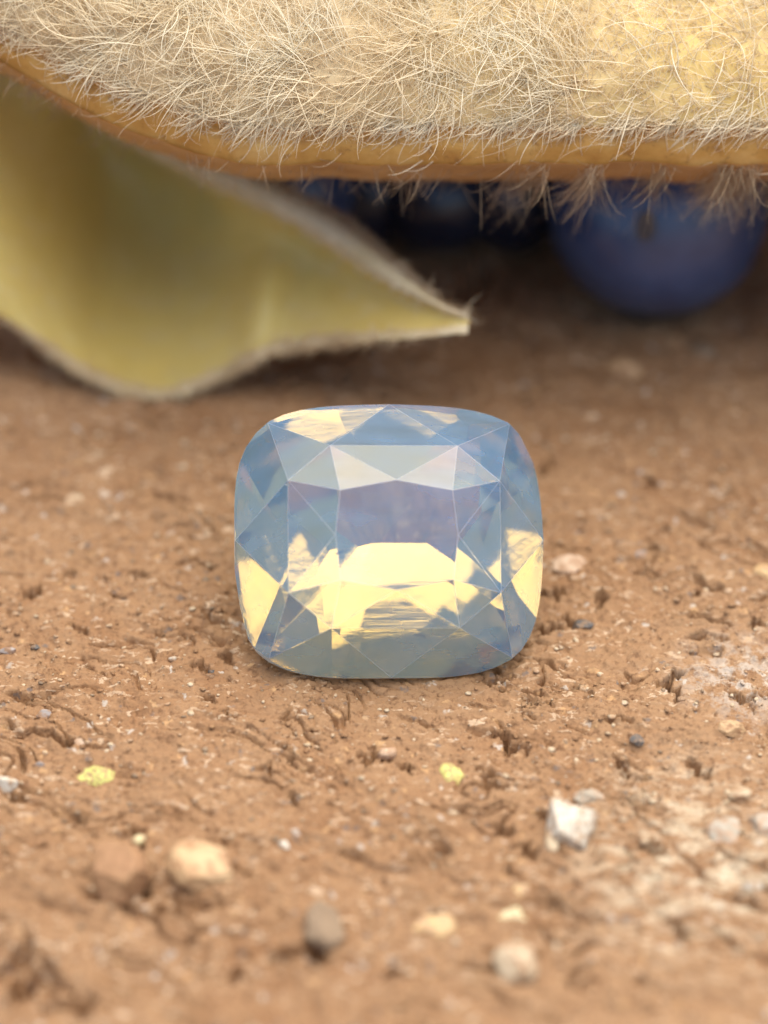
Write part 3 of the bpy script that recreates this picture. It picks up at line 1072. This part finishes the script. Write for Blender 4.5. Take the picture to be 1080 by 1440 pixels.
def fleck(px, py, wpx, hpx, mat, label, cat, seed, name='fleck', group=None):
    """A thin crusty patch following the ground."""
    r_ = np.random.default_rng(seed)
    g = on_ground(px, py)
    a, b = wpx * S * .5, hpx * S * .5 / math.sin(ELEV)
    n_r, n_a = 7, 26
    V, F = [], []
    ph = np.linspace(0, 2 * np.pi, n_a, endpoint=False)
    edge = 1 + .25 * noise(np.cos(ph) * 1.1 + seed, np.sin(ph) * 1.1, seed) + .14 * noise(np.cos(ph) * 4 + seed, np.sin(ph) * 4, seed + 1)
    X_, Y_ = [], []
    for q in range(n_r):
        k = (q + 1) / n_r
        X_.append(g[0] + a * k * edge * np.cos(ph))
        Y_.append(g[1] + b * k * edge * np.sin(ph) - .25 * b * k * np.cos(ph))
    X_, Y_ = np.array(X_), np.array(Y_)
    Z_ = ground_height(X_.ravel(), Y_.ravel()).reshape(X_.shape)
    k = (np.arange(n_r) + 1)[:, None] / n_r
    Z_ = Z_ + .008 * (1 - k ** 4) + .005 * noise(X_ * 40, Y_ * 40, seed) * (1 - k) - .006 * (k > .99)
    V = np.concatenate([np.stack([X_, Y_, Z_], -1).reshape(-1, 3), [[g[0], g[1], zg(g[0], g[1]) + .009]]])
    for q in range(n_r - 1):
        for w in range(n_a):
            F.append([q * n_a + w, (q + 1) * n_a + w, (q + 1) * n_a + (w + 1) % n_a, q * n_a + (w + 1) % n_a])
    for w in range(n_a):
        F.append([len(V) - 1, w, (w + 1) % n_a])
    o = mesh_obj(name, V - g, F, mat, None, True)
    o.location = g
    tag(o, label, cat, group)
    return o


GP = 'loose stones on the brown earth'
for row in [
    ('pebble', 290, 1218, 108, 78, 'tan', 'light tan angular pebble with a flat top at front left', 'pebble', 3, .45, 9, .22),
    ('pebble', 163, 1232, 92, 92, 'brown', 'brown rounded clod left of the light tan pebble', 'pebble', 4, .75, 7, .18),
    ('pebble', 722, 1368, 62, 66, 'cream', 'cream pebble near the front edge, below the gemstone', 'pebble', 7, .8, 7, .3),
    ('pebble', 450, 1306, 62, 70, 'umber', 'dark grey-brown stone in a hollow at the front', 'pebble', 58, .8, 11, .3),
    ('pebble', 1028, 1027, 40, 26, 'tan', 'small smooth tan pebble right of the gemstone near the frame edge', 'pebble', 9, .7, 8, .3),
    ('pebble', 796, 1158, 92, 80, 'white', 'white jagged chunk at right, below the gemstone corner', 'pebble', 52, .75, 8, .25),
    ('chip', 828, 1114, 44, 30, 'grey', 'pale grey chip touching the top of the white chunk', 'stone chip', 13, .6, 8, .35),
    ('chip', 778, 1178, 22, 40, 'cream', 'cream sliver under the white chunk', 'stone chip', 14, .6, 8, .35),
    ('pebble', 8, 1103, 36, 26, 'white', 'white pebble cut by the left edge of the photo', 'pebble', 15, .7, 8, .3),
    ('pebble', 734, 1250, 34, 30, 'ochre', 'ochre yellow pebble at the front, under the white chunk', 'pebble', 16, .6, 6, .4),
    ('pebble', 722, 1284, 46, 28, 'pale_yellow', 'pale yellow pebble just below the ochre one', 'pebble', 17, .45, 8, .45),
    ('chip', 1022, 1164, 52, 44, 'grey', 'grey flat chip in the cream crust at right', 'stone chip', 18, .4, 9, .45),
    ('pebble', 1078, 1152, 50, 50, 'grey', 'grey stone at the right edge beside the cream crust', 'pebble', 19, .7, 7, .35),
    ('pebble', 1040, 1116, 34, 26, 'cream', 'cream pebble above the grey flat chip', 'pebble', 20, .6, 8, .4),
    ('pebble', 1057, 1242, 30, 18, 'white', 'small white pebble at the lower right edge', 'pebble', 21, .6, 8, .35),
    ('pebble', 880, 512, 58, 46, 'tan', 'blurred tan pebble behind the gemstone, in front of the right bead', 'pebble', 22, .6, 6, .35),
    ('pebble', 990, 490, 50, 40, 'umber', 'blurred grey-brown pebble right of the blurred tan one', 'pebble', 23, .6, 6, .4),
    ('pebble', 800, 792, 54, 36, 'pink', 'blurred pinkish grey stone beside the right side of the gemstone', 'pebble', 24, .5, 6, .45),
    ('pebble', 902, 775, 22, 18, 'blue_grey', 'small blurred blue-grey grain behind the right of the gemstone', 'pebble', 25, .6, 6, .35),
    ('pebble', 1074, 806, 36, 32, 'ochre', 'blurred yellow pebble at the right edge, level with the gemstone', 'pebble', 26, .6, 6, .4),
    ('pebble', 822, 874, 34, 24, 'dark', 'blackish grain in the hollow right of the gemstone', 'pebble', 27, .7, 6, .35),
    ('pebble', 102, 702, 34, 26, 'cream', 'blurred pale pebble behind the gemstone at far left', 'pebble', 28, .4, 6, .5),
    ('grain', 895, 1046, 22, 18, 'dark', 'dark slate grain on the earth right of the gemstone', 'grain', 30, .7, 8, .3),
    ('grain', 50, 914, 16, 11, 'dark', 'dark slate grain at the far left, level with the gemstone base', 'grain', 31, .7, 8, .3),
    ('grain', 12, 917, 30, 10, 'blue_grey', 'lilac-grey sliver at the left edge beside the slate grain', 'grain', 32, .5, 8, .35),
    ('grain', 62, 1006, 22, 16, 'blue_grey', 'lilac-grey grain above the long dark crack at left', 'grain', 33, .7, 8, .35),
    ('grain', 53, 1073, 18, 9, 'blue_grey', 'lilac-blue grain below the long dark crack at left', 'grain', 35, .7, 8, .35),
    ('grain', 111, 1040, 18, 16, 'pink', 'pink grain at the right end of the long dark crack', 'grain', 36, .8, 8, .3),
    ('grain', 243, 930, 12, 10, 'white', 'tiny white grain left of the gemstone base', 'grain', 37, .8, 8, .3),
    ('grain', 299, 948, 14, 14, 'dark', 'dark grain by the lower left corner of the gemstone', 'grain', 38, .8, 8, .3),
    ('grain', 543, 1056, 28, 20, 'pink', 'pinkish grain between dark cracks below the gemstone', 'grain', 39, .7, 8, .35),
    ('grain', 400, 1190, 18, 14, 'white', 'tiny white grain above right of the light tan pebble', 'grain', 40, .7, 8, .35),
    ('grain', 197, 1176, 22, 16, 'pale_yellow', 'pale greenish grain above the brown clod', 'grain', 41, .6, 8, .4),
    ('pebble', 610, 1300, 60, 40, 'ochre', 'blurred light stone half sunk at the front, right of the dark stone', 'pebble', 45, .4, 6, .5),
]:
    nm, px, py, w, h, mk, lab, cat, seed, ht, cuts, sink = row
    pebble(nm, px, py, w, h, MR[mk], lab, cat, seed, ht, cuts, sink, GP)
fleck(135, 1088, 56, 22, MR['yellow'], 'long yellow-green lichen fleck on the earth at left', 'lichen', 3, 'lichen_fleck', 'yellow lichen flecks')
fleck(636, 1083, 38, 24, MR['yellow'], 'short yellow-green lichen fleck on the earth below the gemstone', 'lichen', 8, 'lichen_fleck', 'yellow lichen flecks')


# ---------------------------------------------------------------- loose grit on the earth
def grit(name, n, smin, smax, mat, spread, seed):
    r_ = np.random.default_rng(seed)
    V0, F0 = ico(0)
    x = r_.uniform(-1.35, 1.35, n)
    y = r_.uniform(-1.4, .9, n)
    keep = fbm(x * 2.4, y * 2.4, 3, seed) > r_.uniform(-.9, .7, n) * spread
    keep &= ((x / .46) ** 2 + ((y - .1) / .38) ** 2) > 1
    x, y = x[keep], y[keep]
    n = len(x)
    sz = smin + (smax - smin) * r_.random(n) ** 3.5
    z = ground_height(x, y)
    v = V0[None] * (1 + .35 * r_.normal(size=(n, 12, 1)) * .6)
    q = r_.normal(size=(n, 3, 3))
    q = np.linalg.qr(q)[0]
    v = np.einsum('nij,nkj->nki', q, v * r_.uniform(.5, 1.2, (n, 1, 3)))
    v = v * sz[:, None, None] * np.array([1.25, 1.15, .65]) + np.stack([x, y, z + sz * .25], 1)[:, None]
    f = (F0[None] + 12 * np.arange(n)[:, None, None]).reshape(-1, 3)
    o = mesh_obj(name, v.reshape(-1, 3), f, mat)
    o['kind'] = 'stuff'
    return o


grit('earth_grit', 5500, .003, .011, M_GROUND, 1., 301)
grit('pale_grit', 2200, .003, .011, MR['cream'], 1.2, 302)
grit('dark_grit', 900, .003, .010, MR['umber'], 1.2, 303)
